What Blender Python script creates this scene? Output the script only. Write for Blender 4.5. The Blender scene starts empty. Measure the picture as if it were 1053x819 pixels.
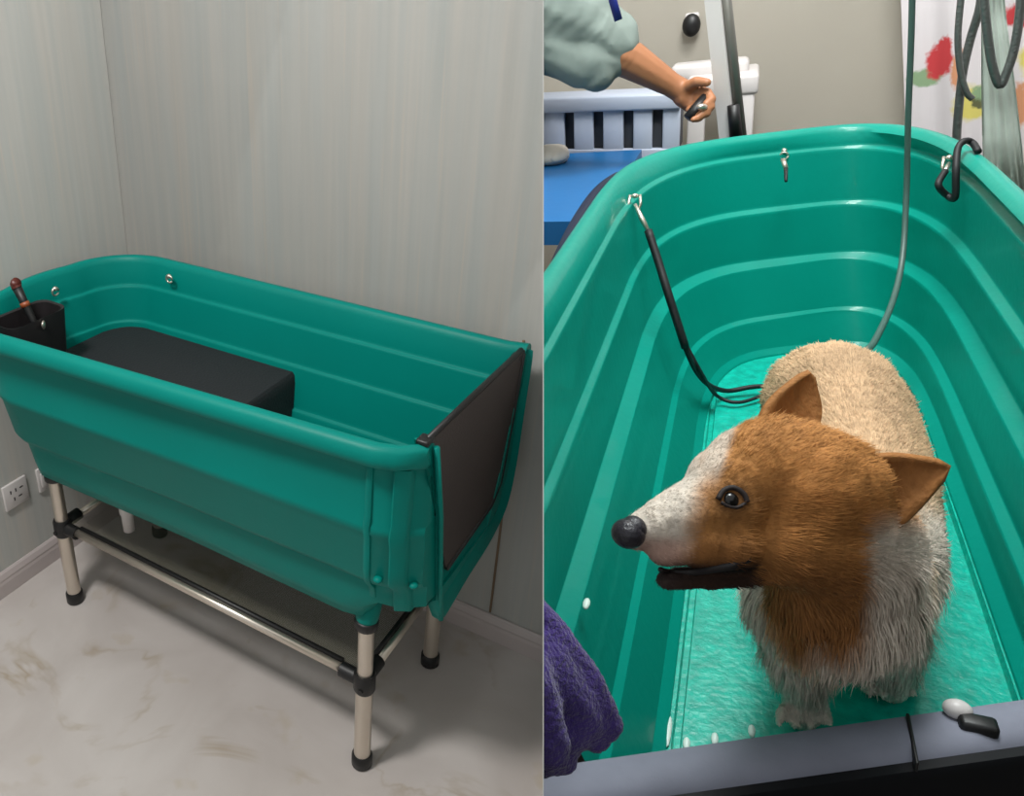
import bpy, bmesh, math, random
import numpy as np
from mathutils import Vector, Matrix, noise
C = bpy.context.scene.collection
random.seed(7)

# ------------------------------------------------------------------ camera
W_, H_ = 1053, 819
PX, PY, F = 328.0, 360.0, 844.0
PITCH = math.atan2(420, 844)
CAM = Vector((0, 0, 1.8))
cd = bpy.data.cameras.new('camera'); cam = bpy.data.objects.new('camera', cd); C.objects.link(cam)
cd.sensor_fit = 'HORIZONTAL'; cd.sensor_width = 36; cd.lens = F*36/W_
cd.shift_x = (W_/2-PX)/W_; cd.shift_y = -(H_/2-PY)/W_
cd.clip_start = .02
cam.location = CAM; cam.rotation_euler = (math.pi/2-PITCH, 0, 0)
bpy.context.scene.camera = cam

# ------------------------------------------------------------------ light and exposure
sc = bpy.context.scene
sc.view_settings.view_transform = 'Standard'; sc.view_settings.look = 'None'
sc.view_settings.gamma = 1; sc.view_settings.exposure = 0; sc.view_settings.use_curve_mapping = False
w = bpy.data.worlds.new('world'); sc.world = w; w.use_nodes = True
_N = w.node_tree.nodes; _L = w.node_tree.links
_tc = _N.new('ShaderNodeTexCoord'); _sp = _N.new('ShaderNodeSeparateXYZ'); _L.new(_tc.outputs['Generated'], _sp.inputs[0])
_rp = _N.new('ShaderNodeValToRGB'); _mr = _N.new('ShaderNodeMapRange'); _mr.inputs[1].default_value = -1; _L.new(_sp.outputs[2], _mr.inputs[0]); _L.new(_mr.outputs[0], _rp.inputs[0])
_e = _rp.color_ramp.elements; _e[0].position = .3; _e[0].color = (.22, .22, .22, 1); _e[1].position = .95; _e[1].color = (.90, .93, .94, 1)
_m = _e.new(.55); _m.color = (.60, .61, .61, 1)
_L.new(_rp.outputs[0], _N['Background'].inputs[0]); _N['Background'].inputs[1].default_value = .80

def c2w(x, y, z):            # camera axes (right, down, forward) -> world direction
    return Vector((x, z*math.cos(PITCH)-y*math.sin(PITCH), -(z*math.sin(PITCH)+y*math.cos(PITCH))))
def W(px, py, t):            # a point of the place seen at that pixel, t metres ahead
    return CAM + c2w((px-PX)/F, (py-PY)/F, 1)*t
# frame of the left tub
YAW = math.radians(-33.2); LO = Vector((-.2169, 1.7794, 0))
LU = Vector((math.cos(YAW), math.sin(YAW), 0)); LV = Vector((-math.sin(YAW), math.cos(YAW), 0))
def Lw(u, v, z): return LO + LU*u + LV*v + Vector((0, 0, z))
ML = Matrix.Translation(LO) @ Matrix.Rotation(YAW, 4, 'Z')
# frame of the right room (the second tub stands slightly tilted to the first room)
RT = c2w(.88977381, .05503667, -.45307123).normalized()
RD = c2w(.436648, -.3915437, .80995805).normalized()
RN = c2w(-.13281979, -.91851211, -.37241698).normalized()
def Rw(a, b, h): return CAM + RT*a + RD*b - RN*h       # h = metres below the camera
R3 = Matrix((RT, RD, RN)).transposed()
def MR(p): return Matrix.Translation(p) @ R3.to_4x4()
def Rray(px, py, h):         # pixel on the tilted horizontal plane h below the camera
    r = c2w((px-PX)/F, (py-PY)/F, 1); return CAM + r*(-h/r.dot(RN))
def Rat(px, py, b):          # pixel on the plane b metres along the right tub
    r = c2w((px-PX)/F, (py-PY)/F, 1); return CAM + r*(b/r.dot(RD))
# dividing panel between the two rooms
DN = c2w(844, 0, -(558.6-PX)).normalized()
def divide(bm, side):
    nn = DN*side
    g = bm.verts[:]+bm.edges[:]+bm.faces[:]
    r = bmesh.ops.bisect_plane(bm, geom=g, plane_co=CAM+nn*.0006, plane_no=nn, clear_inner=True)
    ed = [e for e in r['geom_cut'] if isinstance(e, bmesh.types.BMEdge)]
    if ed: bmesh.ops.holes_fill(bm, edges=ed, sides=0)

def area(name, loc, target, size, power, col):
    l = bpy.data.lights.new(name, 'AREA'); l.energy = power; l.size = size; l.color = col
    o = bpy.data.objects.new(name, l); C.objects.link(o); o.location = loc
    o.rotation_euler = (Vector(target)-Vector(loc)).to_track_quat('-Z', 'Y').to_euler()
area('ceiling_lamp_left', Lw(-.10, -1.15, 2.75), Lw(0, 0.1, .5), .3, 42, (1, .97, .94))
area('ceiling_lamp_right', Rw(-.02, 1.20, -1.0), Rw(.05, 1.4, .6), .5, 24, (.94, 1, .985))
area('fill_light_rear', Rw(.15, 1.85, -1.2), Rw(.15, 2.95, .1), .5, 34, (1, .99, .97))  # added fill light to brighten the beige wall, no visible source

# ------------------------------------------------------------------ helpers
def srgb(r, g, b):
    f = lambda c: (c/255/12.92) if c/255 <= .04045 else ((c/255+.055)/1.055)**2.4
    return (f(r), f(g), f(b), 1)
def mat(name, col, rough=.5, metal=0, bump=0, bscale=40, var=0, vscale=6, spec=.5, blobs=None, sheen=0, coat=0, stretch=None):
    m = bpy.data.materials.new(name); m.use_nodes = True
    nt = m.node_tree; N = nt.nodes; L = nt.links; b = N['Principled BSDF']
    b.inputs['Roughness'].default_value = rough; b.inputs['Metallic'].default_value = metal
    b.inputs['Specular IOR Level'].default_value = spec
    b.inputs['Sheen Weight'].default_value = sheen; b.inputs['Coat Weight'].default_value = coat
    tc = N.new('ShaderNodeTexCoord'); src = tc.outputs['Object']
    if stretch:
        mp = N.new('ShaderNodeMapping'); mp.inputs['Scale'].default_value = stretch
        L.new(src, mp.inputs[0]); vsrc = mp.outputs[0]
    else: vsrc = src
    nz = N.new('ShaderNodeTexNoise'); nz.inputs['Scale'].default_value = vscale; nz.inputs['Detail'].default_value = 6
    L.new(vsrc, nz.inputs['Vector'])
    rp = N.new('ShaderNodeValToRGB'); L.new(nz.outputs[0], rp.inputs[0])
    c0 = [max(0, c*(1-var)) for c in col[:3]]+[1]; c1 = [min(1, c*(1+var)) for c in col[:3]]+[1]
    rp.color_ramp.elements[0].position = .3; rp.color_ramp.elements[0].color = c0
    rp.color_ramp.elements[1].position = .7; rp.color_ramp.elements[1].color = c1
    out = rp.outputs[0]
    for (ctr, rad, bc, wob) in (blobs or []):
        d = N.new('ShaderNodeVectorMath'); d.operation = 'SUBTRACT'; L.new(src, d.inputs[0]); d.inputs[1].default_value = ctr
        sx = N.new('ShaderNodeVectorMath'); sx.operation = 'MULTIPLY'; L.new(d.outputs[0], sx.inputs[0])
        sx.inputs[1].default_value = tuple(1/max(r, 1e-4) for r in rad)
        ln = N.new('ShaderNodeVectorMath'); ln.operation = 'LENGTH'; L.new(sx.outputs[0], ln.inputs[0])
        n2 = N.new('ShaderNodeTexNoise'); n2.inputs['Scale'].default_value = 1.6/min(rad); n2.inputs['Detail'].default_value = 3
        L.new(src, n2.inputs['Vector'])
        a = N.new('ShaderNodeMath'); a.operation = 'MULTIPLY_ADD'; L.new(n2.outputs[0], a.inputs[0]); a.inputs[1].default_value = wob; L.new(ln.outputs['Value'], a.inputs[2])
        mr = N.new('ShaderNodeMapRange'); L.new(a.outputs[0], mr.inputs[0]); o = wob*.5
        mr.inputs[1].default_value = .8+o; mr.inputs[2].default_value = 1.15+o; mr.inputs[3].default_value = 1; mr.inputs[4].default_value = 0
        mx = N.new('ShaderNodeMixRGB'); L.new(mr.outputs[0], mx.inputs[0]); L.new(out, mx.inputs[1]); mx.inputs[2].default_value = bc
        out = mx.outputs[0]
    L.new(out, b.inputs['Base Color'])
    if bump:
        n3 = N.new('ShaderNodeTexNoise'); n3.inputs['Scale'].default_value = bscale; n3.inputs['Detail'].default_value = 4
        L.new(vsrc, n3.inputs['Vector'])
        bp = N.new('ShaderNodeBump'); bp.inputs['Strength'].default_value = bump; bp.inputs['Distance'].default_value = .004
        L.new(n3.outputs[0], bp.inputs['Height']); L.new(bp.outputs[0], b.inputs['Normal'])
    return m

def link(name, bm, material, parent=None, mtx=None, smooth=True, mods=()):
    """bm is in world coordinates; the object gets its own origin"""
    bmesh.ops.recalc_face_normals(bm, faces=bm.faces)
    me = bpy.data.meshes.new(name)
    if parent is not None:
        M = parent['_m'] if '_m' in parent else None
        Mw = WM[parent.name]
    else:
        if mtx is None:
            xs = [v.co for v in bm.verts]
            z0 = min(v.z for v in xs); cx = sum((v.x for v in xs))/len(xs); cy = sum((v.y for v in xs))/len(xs)
            mtx = Matrix.Translation((cx, cy, z0))
        Mw = mtx
    bm.transform(Mw.inverted())
    bm.to_mesh(me); bm.free()
    if smooth:
        me.shade_smooth()
    o = bpy.data.objects.new(name, me); C.objects.link(o)
    if isinstance(material, (list, tuple)):
        for m in material: me.materials.append(m)
    elif material: me.materials.append(material)
    if parent is not None: o.parent = parent
    else: o.matrix_world = mtx
    WM[o.name] = Mw
    return o
WM = {}
def thing(name, label, cat, mtx, group=None):
    o = bpy.data.objects.new(name, None); C.objects.link(o); o.matrix_world = mtx; o.empty_display_size = .05
    o['label'] = label; o['category'] = cat
    if group: o['group'] = group
    WM[o.name] = mtx.copy(); return o
def tag(o, label, cat, group=None):
    o['label'] = label; o['category'] = cat
    if group: o['group'] = group
    return o
def struct(o): o['kind'] = 'structure'; return o
def plabel(o, l): o['label'] = l; return o

def auto(o, ang=35):
    # sharp edges where the surface really turns
    me = o.data; bm = bmesh.new(); bm.from_mesh(me)
    for e in bm.edges:
        if len(e.link_faces) == 2 and e.calc_face_angle(0) > math.radians(ang): e.smooth = False
    bm.to_mesh(me); bm.free(); return o

def b_box(bm, mtx, sx, sy, sz, bev=.004, seg=2):
    """box centred at mtx with sizes"""
    r = bmesh.ops.create_cube(bm, size=1, matrix=mtx @ Matrix.Diagonal((sx, sy, sz, 1)))
    if bev > 0:
        es = list({e for v in r['verts'] for e in v.link_edges})
        bmesh.ops.bevel(bm, geom=es, offset=min(bev, min(sx, sy, sz)*.45), segments=seg, affect='EDGES', profile=.5)
def b_tube(bm, pts, rad, seg=12, cap=True):
    pts = [Vector(p) for p in pts]; n = len(pts)
    if not hasattr(rad, '__len__'): rad = [rad]*n
    t0 = (pts[1]-pts[0]).normalized()
    up = Vector((0, 0, 1)) if abs(t0.z) < .9 else Vector((1, 0, 0))
    x = t0.cross(up).normalized(); rings = []
    for i, p in enumerate(pts):
        t = ((pts[min(i+1, n-1)]-pts[max(i-1, 0)])).normalized()
        x = (x-t*x.dot(t)).normalized(); y = t.cross(x)
        rings.append([bm.verts.new(p+(x*math.cos(a)+y*math.sin(a))*rad[i]) for a in [2*math.pi*k/seg for k in range(seg)]])
    for a, b in zip(rings, rings[1:]):
        for k in range(seg): bm.faces.new((a[k], a[(k+1) % seg], b[(k+1) % seg], b[k]))
    if cap: bm.faces.new(rings[0][::-1]); bm.faces.new(rings[-1])
def b_ell(bm, c, rx, ry, rz, rot=None, sub=2):
    M = Matrix.Translation(c) @ ((rot.to_4x4() if rot else Matrix.Identity(4))) @ Matrix.Diagonal((rx, ry, rz, 1))
    bmesh.ops.create_icosphere(bm, subdivisions=sub, radius=1, matrix=M)
def b_loft(bm, rings, closed=False):
    vs = [[bm.verts.new(p) for p in r] for r in rings]
    for a, b in zip(vs, vs[1:]):
        m = len(a)
        for k in range(m if closed else m-1): bm.faces.new((a[k], a[(k+1) % m], b[(k+1) % m], b[k]))
    return vs
def catmull(P, k=8):
    P = [Vector(p) for p in P]; Q = [P[0]*2-P[1]]+P+[P[-1]*2-P[-2]]; out = []
    for i in range(1, len(Q)-2):
        for j in range(k):
            t = j/k; a, b, c, d = Q[i-1:i+3]
            out.append(.5*((2*b)+(c-a)*t+(2*a-5*b+4*c-d)*t*t+(3*b-a-3*c+d)*t**3))
    out.append(P[-1]); return out
def grid(bm, o, x, y, nx=1, ny=1):
    vs = [[bm.verts.new(o+x*(i/nx)+y*(j/ny)) for i in range(nx+1)] for j in range(ny+1)]
    for j in range(ny):
        for i in range(nx): bm.faces.new((vs[j][i], vs[j][i+1], vs[j+1][i+1], vs[j+1][i]))

# ------------------------------------------------------------------ materials
TEAL = srgb(0, 120, 110)
m_teal = mat('teal_plastic', TEAL, .42, spec=.14, bump=.06, bscale=120, var=.05, vscale=3)
m_teal_r = mat('teal_plastic_wet', srgb(0, 138, 122), .4, spec=.25, bump=.12, bscale=60, var=.05, vscale=3, coat=.15)
m_tealfloor = mat('teal_plastic_textured', srgb(0, 168, 148), .36, bump=.5, bscale=110, var=.22, vscale=60, coat=.2)
m_black = mat('black_plastic', srgb(18, 18, 19), .45, bump=.1)
m_panel = mat('charcoal_panel', srgb(62, 52, 50), .6, bump=.2, bscale=200, var=.08)
m_mat = mat('black_rubber', srgb(22, 24, 28), .7, bump=.5, bscale=160)
m_steel = mat('brushed_steel', srgb(215, 205, 192), .28, metal=.85, var=.05)
m_white = mat('white_plastic', srgb(205, 200, 198), .4, var=.04)

# wallpaper: thin vertical threads
def wallpaper():
    m = bpy.data.materials.new('striped_wallpaper'); m.use_nodes = True; nt = m.node_tree; N = nt.nodes; L = nt.links
    b = N['Principled BSDF']; b.inputs['Roughness'].default_value = .7; b.inputs['Specular IOR Level'].default_value = .25
    tc = N.new('ShaderNodeTexCoord')
    def nz(scale, s, det):
        mp = N.new('ShaderNodeMapping'); mp.inputs['Scale'].default_value = s; L.new(tc.outputs['Object'], mp.inputs[0])
        n = N.new('ShaderNodeTexNoise'); n.inputs['Scale'].default_value = scale; n.inputs['Detail'].default_value = det
        L.new(mp.outputs[0], n.inputs['Vector']); return n
    n1 = nz(48, (1, 1, .035), 5); n2 = nz(16, (1, 1, .05), 3); n3 = nz(90, (1, 1, .02), 2)
    r1 = N.new('ShaderNodeValToRGB'); e = r1.color_ramp.elements
    e[0].position = .3; e[0].color = srgb(180, 181, 176); e[1].position = .7; e[1].color = srgb(194, 192, 186)
    L.new(n1.outputs[0], r1.inputs[0])
    r2 = N.new('ShaderNodeValToRGB'); e = r2.color_ramp.elements
    e[0].position = .35; e[0].color = srgb(178, 184, 184); e[1].position = .65; e[1].color = srgb(192, 187, 181)
    L.new(n2.outputs[0], r2.inputs[0])
    mx = N.new('ShaderNodeMixRGB'); mx.inputs[0].default_value = .4; L.new(r1.outputs[0], mx.inputs[1]); L.new(r2.outputs[0], mx.inputs[2])
    r3 = N.new('ShaderNodeValToRGB'); e = r3.color_ramp.elements
    e[0].position = .6; e[0].color = (0, 0, 0, 1); e[1].position = .72; e[1].color = (.5, .5, .5, 1)
    L.new(n3.outputs[0], r3.inputs[0])
    m2 = N.new('ShaderNodeMixRGB'); L.new(r3.outputs[0], m2.inputs[0]); L.new(mx.outputs[0], m2.inputs[1]); m2.inputs[2].default_value = srgb(198, 190, 180)
    L.new(m2.outputs[0], b.inputs['Base Color']); return m
m_paper = wallpaper()
def marble():
    m = bpy.data.materials.new('marble_floor'); m.use_nodes = True; nt = m.node_tree; N = nt.nodes; L = nt.links
    b = N['Principled BSDF']; b.inputs['Roughness'].default_value = .38
    tc = N.new('ShaderNodeTexCoord'); src = tc.outputs['Object']
    n0 = N.new('ShaderNodeTexNoise'); n0.inputs['Scale'].default_value = 3; n0.inputs['Detail'].default_value = 7; n0.inputs['Distortion'].default_value = .6; L.new(src, n0.inputs['Vector'])
    r0 = N.new('ShaderNodeValToRGB'); e = r0.color_ramp.elements
    e[0].position = .3; e[0].color = srgb(176, 168, 163); e[1].position = .7; e[1].color = srgb(197, 191, 187); L.new(n0.outputs[0], r0.inputs[0])
    # ochre veins
    nv = N.new('ShaderNodeTexNoise'); nv.inputs['Scale'].default_value = 1.7; nv.inputs['Detail'].default_value = 5; nv.inputs['Distortion'].default_value = 1.2; L.new(src, nv.inputs['Vector'])
    a = N.new('ShaderNodeMath'); a.operation = 'SUBTRACT'; L.new(nv.outputs[0], a.inputs[0]); a.inputs[1].default_value = .5
    ab = N.new('ShaderNodeMath'); ab.operation = 'ABSOLUTE'; L.new(a.outputs[0], ab.inputs[0])
    mr = N.new('ShaderNodeMapRange'); L.new(ab.outputs[0], mr.inputs[0]); mr.inputs[1].default_value = 0; mr.inputs[2].default_value = .02; mr.inputs[3].default_value = .55; mr.inputs[4].default_value = 0
    nb = N.new('ShaderNodeTexNoise'); nb.inputs['Scale'].default_value = 5; L.new(src, nb.inputs['Vector'])
    mb = N.new('ShaderNodeMapRange'); L.new(nb.outputs[0], mb.inputs[0]); mb.inputs[1].default_value = .45; mb.inputs[2].default_value = .65
    mm = N.new('ShaderNodeMath'); mm.operation = 'MULTIPLY'; L.new(mr.outputs[0], mm.inputs[0]); L.new(mb.outputs[0], mm.inputs[1])
    mx = N.new('ShaderNodeMixRGB'); L.new(mm.outputs[0], mx.inputs[0]); L.new(r0.outputs[0], mx.inputs[1]); mx.inputs[2].default_value = srgb(140, 118, 80)
    n4 = N.new('ShaderNodeTexNoise'); n4.inputs['Scale'].default_value = 8; n4.inputs['Detail'].default_value = 3; L.new(src, n4.inputs['Vector'])
    m4 = N.new('ShaderNodeMapRange'); L.new(n4.outputs[0], m4.inputs[0]); m4.inputs[1].default_value = .62; m4.inputs[2].default_value = .76; m4.inputs[4].default_value = .4
    m5 = N.new('ShaderNodeMixRGB'); L.new(m4.outputs[0], m5.inputs[0]); L.new(mx.outputs[0], m5.inputs[1]); m5.inputs[2].default_value = srgb(160, 140, 100)
    L.new(m5.outputs[0], b.inputs['Base Color']); return m
m_floor = marble()
m_skirt = mat('skirting_board', srgb(188, 178, 176), .4, var=.03)

# ------------------------------------------------------------------ LEFT ROOM
bm = bmesh.new(); grid(bm, Lw(-.72, -2.2, 0), LU*2.6, LV*2.62); divide(bm, -1)
struct(link('floor', bm, m_floor, smooth=False))
bm = bmesh.new(); grid(bm, Lw(-.72, .372, 0), LU*2.6, Vector((0, 0, 2.9))); 
bmesh.ops.solidify(bm, geom=bm.faces[:], thickness=-.02); divide(bm, -1)
struct(link('wall_back', bm, m_paper, smooth=False))
bm = bmesh.new(); b_box(bm, ML @ Matrix.Translation((-.722, -.9, 1.45)), .02, 2.54, 2.9, 0)
struct(link('wall_left', bm, m_paper, smooth=False))
def skirting(name, along, a0, a1, off, nrm):
    bm = bmesh.new(); prof = [(0, 0), (.014, 0), (.014, .045), (.012, .055), (.013, .062), (.008, .078), (.003, .084), (0, .084)]
    rings = [[along(a)+nrm*p+Vector((0, 0, q)) for p, q in prof] for a in (a0, a1)]
    vs = b_loft(bm, rings, True); bm.faces.new(vs[0]); bm.faces.new(vs[1][::-1]); divide(bm, -1)
    return struct(link(name, bm, m_skirt, smooth=False))
skirting('baseboard_back', lambda a: Lw(a, .371, 0), -.71, 1.9, 0, -LV)
skirting('baseboard_left', lambda a: Lw(-.7115, a, 0), -2.1, .357, 0, LU)
# thin wood cover strip on the back wall
bm = bmesh.new()
b_box(bm, ML @ Matrix.Translation((.600, .369, .52)), .006, .005, .86, .001)
struct(link('trim_1', bm, mat('wood_strip', srgb(120, 100, 78), .6)))

# dividing panel at the join, added to keep the rooms' light apart
bm = bmesh.new()
du = c2w((558.6-PX)/F, 0, 1); 
dirh = Vector((du.x, du.y, 0)).normalized()
e_up = c2w(0, -1, 0)
def dp(s, q): return CAM + du.normalized()*s + e_up*q
o_ = DN*.0004
pts = [dp(.62, -1.2), dp(5.2, -3.4), dp(5.2, 3.2), dp(.62, 1.4)]
a_ = [bm.verts.new(p-o_) for p in pts]; b_ = [bm.verts.new(p+o_) for p in pts]
bm.faces.new(a_); bm.faces.new(b_[::-1])
for k in range(4): bm.faces.new((a_[k], a_[(k+1) % 4], b_[(k+1) % 4], b_[k]))
struct(link('added_divider', bm, mat('divider_panel', srgb(200, 200, 196), .6), smooth=False))

# ---- left tub
tub = thing('dog_bath_tub', 'raised green plastic dog bath on steel legs with charcoal end gate, beside the striped wall', 'bath tub', ML)
def nearv(u): return -.295+.08*u
def farv(u): return .250+.022*u
UE = .64; XC = -.612
def ring(off, z, zraise=0, n1=26, n2=18, rc=.17, bulge=.018, curl=.045):
    """plan outline: open end near -> closed end -> open end far; off = outwards"""
    r = max(rc+off*1.25, .03); x0 = XC-off*(1 if off > -.05 else .45+.55*(.05/-off)); pts = []
    def V(u, v):
        zz = z
        if zraise and u > .5: zz = z+zraise*min(1, (u-.5)/.05)
        return Lw(u, v, zz)
    kz = max(0, min(1, (z-.5)/.45)); nv_ = lambda u: -.295+.08*u*kz+(-.018)*(1-kz)*max(0, -u/.5)
    for i in range(n1):
        u = UE+(x0+r-UE)*(i/(n1-1))
        c = max(0, (u-(UE-.085))/.085); v = nv_(u)-off+curl*c*c
        pts.append(V(u, v))
    vn = nv_(x0+r)-off; vf = farv(x0+r)+off
    for i in range(1, n2):
        a = i/n2*math.pi/2
        pts.append(V(x0+r-r*math.sin(a), vn+r-r*math.cos(a)))
    k = 8
    for i in range(k+1):
        t = i/k; v = vn+r+(vf-vn-2*r)*t
        pts.append(V(x0-bulge*math.sin(math.pi*t), v))
    for i in range(n2-1, 0, -1):
        a = i/n2*math.pi/2
        pts.append(V(x0+r-r*math.sin(a), vf-r+r*math.cos(a)))
    for i in range(n1-1, -1, -1):
        u = UE+(x0+r-UE)*(i/(n1-1))
        c = max(0, (u-(UE-.06))/.06); v = farv(u)+off+.012*c*c
        pts.append(V(u, v))
    return pts
prof_in = [(.53, -.150), (.537, -.138), (.56, -.130), (.678, -.0875), (.6840, -.0860), (.6846, -.0852), (.6868, -.0788), (.6876, -.0780), (.694, -.0768), (.790, -.0530), (.7960, -.0518), (.7966, -.0510), (.7988, -.0448), (.7996, -.0440), (.806, -.0430), (.893, -.0268), (.8990, -.0258), (.8996, -.0250), (.9018, -.0188), (.9026, -.0180), (.909, -.0170), (.966, -.008), (.980, -.002)]
prof_rim = [(.985, .006), (.983, .018), (.974, .028), (.958, .032), (.946, .031), (.941, .026), (.943, .010)]
prof_out = [(.930, .000), (.90, -.002), (.80, -.010), (.79, -.006), (.775, -.006), (.765, -.013), (.655, -.026), (.64, -.034), (.628, -.054), (.60, -.058), (.53, -.070), (.493, -.080), (.478, -.100)]
bm = bmesh.new()
rings = [ring(o, z) for z, o in prof_in+prof_rim] + [ring(o, z, zraise=(.085 if z < .53 else .04 if z < .6 else 0)) for z, o in prof_out]
vs = b_loft(bm, rings)
def capring(r):  # floor strips across
    n = len(r)
    for k in range(n//2-1):
        try: bm.faces.new((r[k], r[k+1], r[n-2-k], r[n-1-k]))
        except ValueError: pass
capring(vs[0]); capring(vs[-1])
# close the shell at the open end
A = [r[0] for r in vs]; B = [r[-1] for r in vs]
n = len(vs)
for ends in (A, B):
    for i in range(n//2):
        j = n-1-i
        if j-i >= 2:
            try: bm.faces.new((ends[i], ends[i+1], ends[j-1], ends[j]) if j-1 != i+1 else (ends[i], ends[i+1], ends[j]))
            except ValueError: pass
try: bm.faces.new((vs[0][0], vs[0][-1], vs[-1][-1], vs[-1][0]))
except ValueError: pass
basin = auto(link('basin', bm, m_teal, tub), 50)
# open end frame: U flange
bm = bmesh.new()
path_out = [(-.205, .978), (-.192, .93), (-.165, .80), (-.150, .68), (-.133, .58), (-.105, .475), (.03, .492), (.15, .505), (.215, .530), (.258, .570), (.280, .66), (.286, .80), (.292, .93), (.286, .972)]
path_in = [(-.195, .978), (-.182, .93), (-.155, .80), (-.140, .68), (-.123, .60), (-.085, .590), (.02, .598), (.10, .606), (.170, .612), (.205, .645), (.228, .72), (.246, .81), (.268, .93), (.276, .972)]
po = catmull([Vector((p[0], p[1], 0)) for p in path_out], 4); pi_ = catmull([Vector((p[0], p[1], 0)) for p in path_in], 4)
sect = []
for a, b in zip(po, pi_):
    m = a*.5+b*.5
    sect.append([Lw(.630, a.x, a.y), Lw(.646, a.x, a.y), Lw(.652, a.x*.8+b.x*.2, a.y*.8+b.y*.2), Lw(.640, m.x, m.y), Lw(.628, b.x, b.y), Lw(.600, b.x, b.y), Lw(.600, m.x, m.y)])
v2 = b_loft(bm, sect, True); bm.faces.new(v2[0]); bm.faces.new(v2[-1][::-1])
auto(link('end_frame', bm, m_teal, tub), 40)
# near thin upright lip and the two uprights moulded beside it
bm = bmesh.new()
b_tube(bm, [Lw(.648, -.204, .978), Lw(.652, -.168, .80), Lw(.650, -.137, .60), Lw(.646, -.108, .482)], [.006, .0055, .0055, .006], 8)
link('end_lip', bm, m_teal, tub)
def outwall(u, z, d=0):
    c = max(0, (u-(UE-.085))/.085)
    off = np.interp(-z, [-q[0] for q in prof_out], [q[1] for q in prof_out])
    return Lw(u, nearv(u)-off+.045*c*c-.08*u*(1-max(0, min(1, (z-.5)/.45)))-d, z)
for (u0, u1, d, z1) in ((.586, .618, .010, .565), (.532, .548, .006, .585)):
    bm = bmesh.new(); sec = []
    for k in range(13):
        z = .932+(z1-.932)*k/12
        dd = d*(1 if k < 12 else .2)
        sec.append([outwall(u0, z, -.01), outwall(u0+.001, z, dd*.6), outwall(u0+.005, z, dd), outwall(u1-.005, z, dd), outwall(u1-.001, z, dd*.6), outwall(u1, z, -.01)])
    v9 = b_loft(bm, sec, True); bm.faces.new(v9[0]); bm.faces.new(v9[-1][::-1])
    auto(link('moulded_upright', bm, m_teal, tub), 50)
for (u, z) in ((.566, .665), (.628, .655)):
    bm = bmesh.new(); b_ell(bm, outwall(u, z, .002), .010, .010, .007); link('moulded_knob', bm, m_teal, tub)
# gate
bm = bmesh.new()
G = [(-.203, .990), (-.168, .90), (-.148, .80), (-.116, .69), (-.092, .62), (-.07, .585), (.15, .600), (.215, .65), (.248, .80), (.272, .975)]
for uu in (.604, .616): pass
f0 = [bm.verts.new(Lw(.624, a, b)) for a, b in G]; f1 = [bm.verts.new(Lw(.638, a, b)) for a, b in G]
bm.faces.new(f0); bm.faces.new(f1[::-1])
for k in range(len(G)): bm.faces.new((f0[k], f0[(k+1) % len(G)], f1[(k+1) % len(G)], f1[k]))
gate = link('gate', bm, m_panel, tub, smooth=False)
bm = bmesh.new(); b_tube(bm, [Lw(.631, a, b) for a, b in ((-.205, .991), (0, .986), (.264, .976))], .0065, 8); 
plabel(link('gate_edging', bm, m_black, gate), 'black rubber edging')
bm = bmesh.new(); b_tube(bm, [Lw(.638, a, b) for a, b in ((.262, .97), (.238, .80), (.207, .65), (.160, .614), (-.08, .600))], .005, 8)
plabel(link('gate_edging', bm, m_black, gate), 'black rubber edging')
bm = bmesh.new(); b_box(bm, ML @ Matrix.Translation((.626, -.208, .988)), .026, .03, .012, .004)
link('latch', bm, m_black, tub)
bm = bmesh.new(); b_box(bm, ML @ Matrix.Translation((.628, .246, .966)), .022, .024, .014, .004)
link('latch', bm, m_black, tub)
# eyelets inside the rim
for (px, py, vv) in ((57, 300, None), (174, 287, None)):
    p = W(px, py, 1)
    d = (p-CAM)
    if px < 100: t = ((Lw(-.585, 0, 0)-CAM).dot(LU))/d.dot(LU)
    else: t = ((Lw(0, .205, 0)-CAM).dot(LV))/d.dot(LV)
    q = CAM+d*t
    bm = bmesh.new(); r_ = .011
    b_tube(bm, [q+(LV if px < 100 else LU)*(r_*math.cos(a))+Vector((0, 0, r_*math.sin(a))) for a in [k*math.pi/6 for k in range(12)]], .003, 6)
    b_ell(bm, q+Vector((0, 0, .008)), .007, .007, .007)
    plabel(link('eyelet', bm, m_steel, tub), 'metal eyelet')
def Lat(px, py, z):
    d = W(px, py, 1)-CAM; return CAM+d*((z-CAM.z)/d.z)
# black step platform at the closed end
bm = bmesh.new()
def plat(z, o, ue):
    P = []
    for t in range(9): P.append((ue+(-.42-ue)*t/8, -.215-o))
    for t in range(1, 8):
        a = t/8*math.pi/2; P.append((-.42-(.145+o)*math.sin(a), -.07-(.145+o)*math.cos(a)))
    for t in range(7, 0, -1):
        a = t/8*math.pi/2; P.append((-.42-(.145+o)*math.sin(a), .07+(.145+o)*math.cos(a)))
    for t in range(8, -1, -1): P.append((ue+(-.42-ue)*t/8, .212+o))
    return [Lw(u, v, z) for u, v in P]
v3 = b_loft(bm, [plat(.56, -.06, .075), plat(.755, -.006, .060), plat(.774, 0, .055), plat(.781, -.006, .048)], True)
bm.faces.new(v3[0]); bm.faces.new(v3[-1][::-1])
bm2 = bm
platform = tag(auto(link('step_platform', bm, m_mat, None, ML @ Matrix.Translation((-.3, 0, .53))), 40), 'black rubber step platform lying inside the closed end of the raised green dog bath', 'step')
# drain
bm = bmesh.new()
dq = Lat(133, 545, .335); dx = Vector((0, 0, 1))
b_tube(bm, [dq+dx*.17, dq+dx*.105, dq+dx*.10, dq+dx*.06, dq+dx*.055, dq], [.027, .026, .022, .021, .0175, .016], 14)
plabel(link('drain_pipe', bm, m_white, tub), 'white drain pipe')
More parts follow.
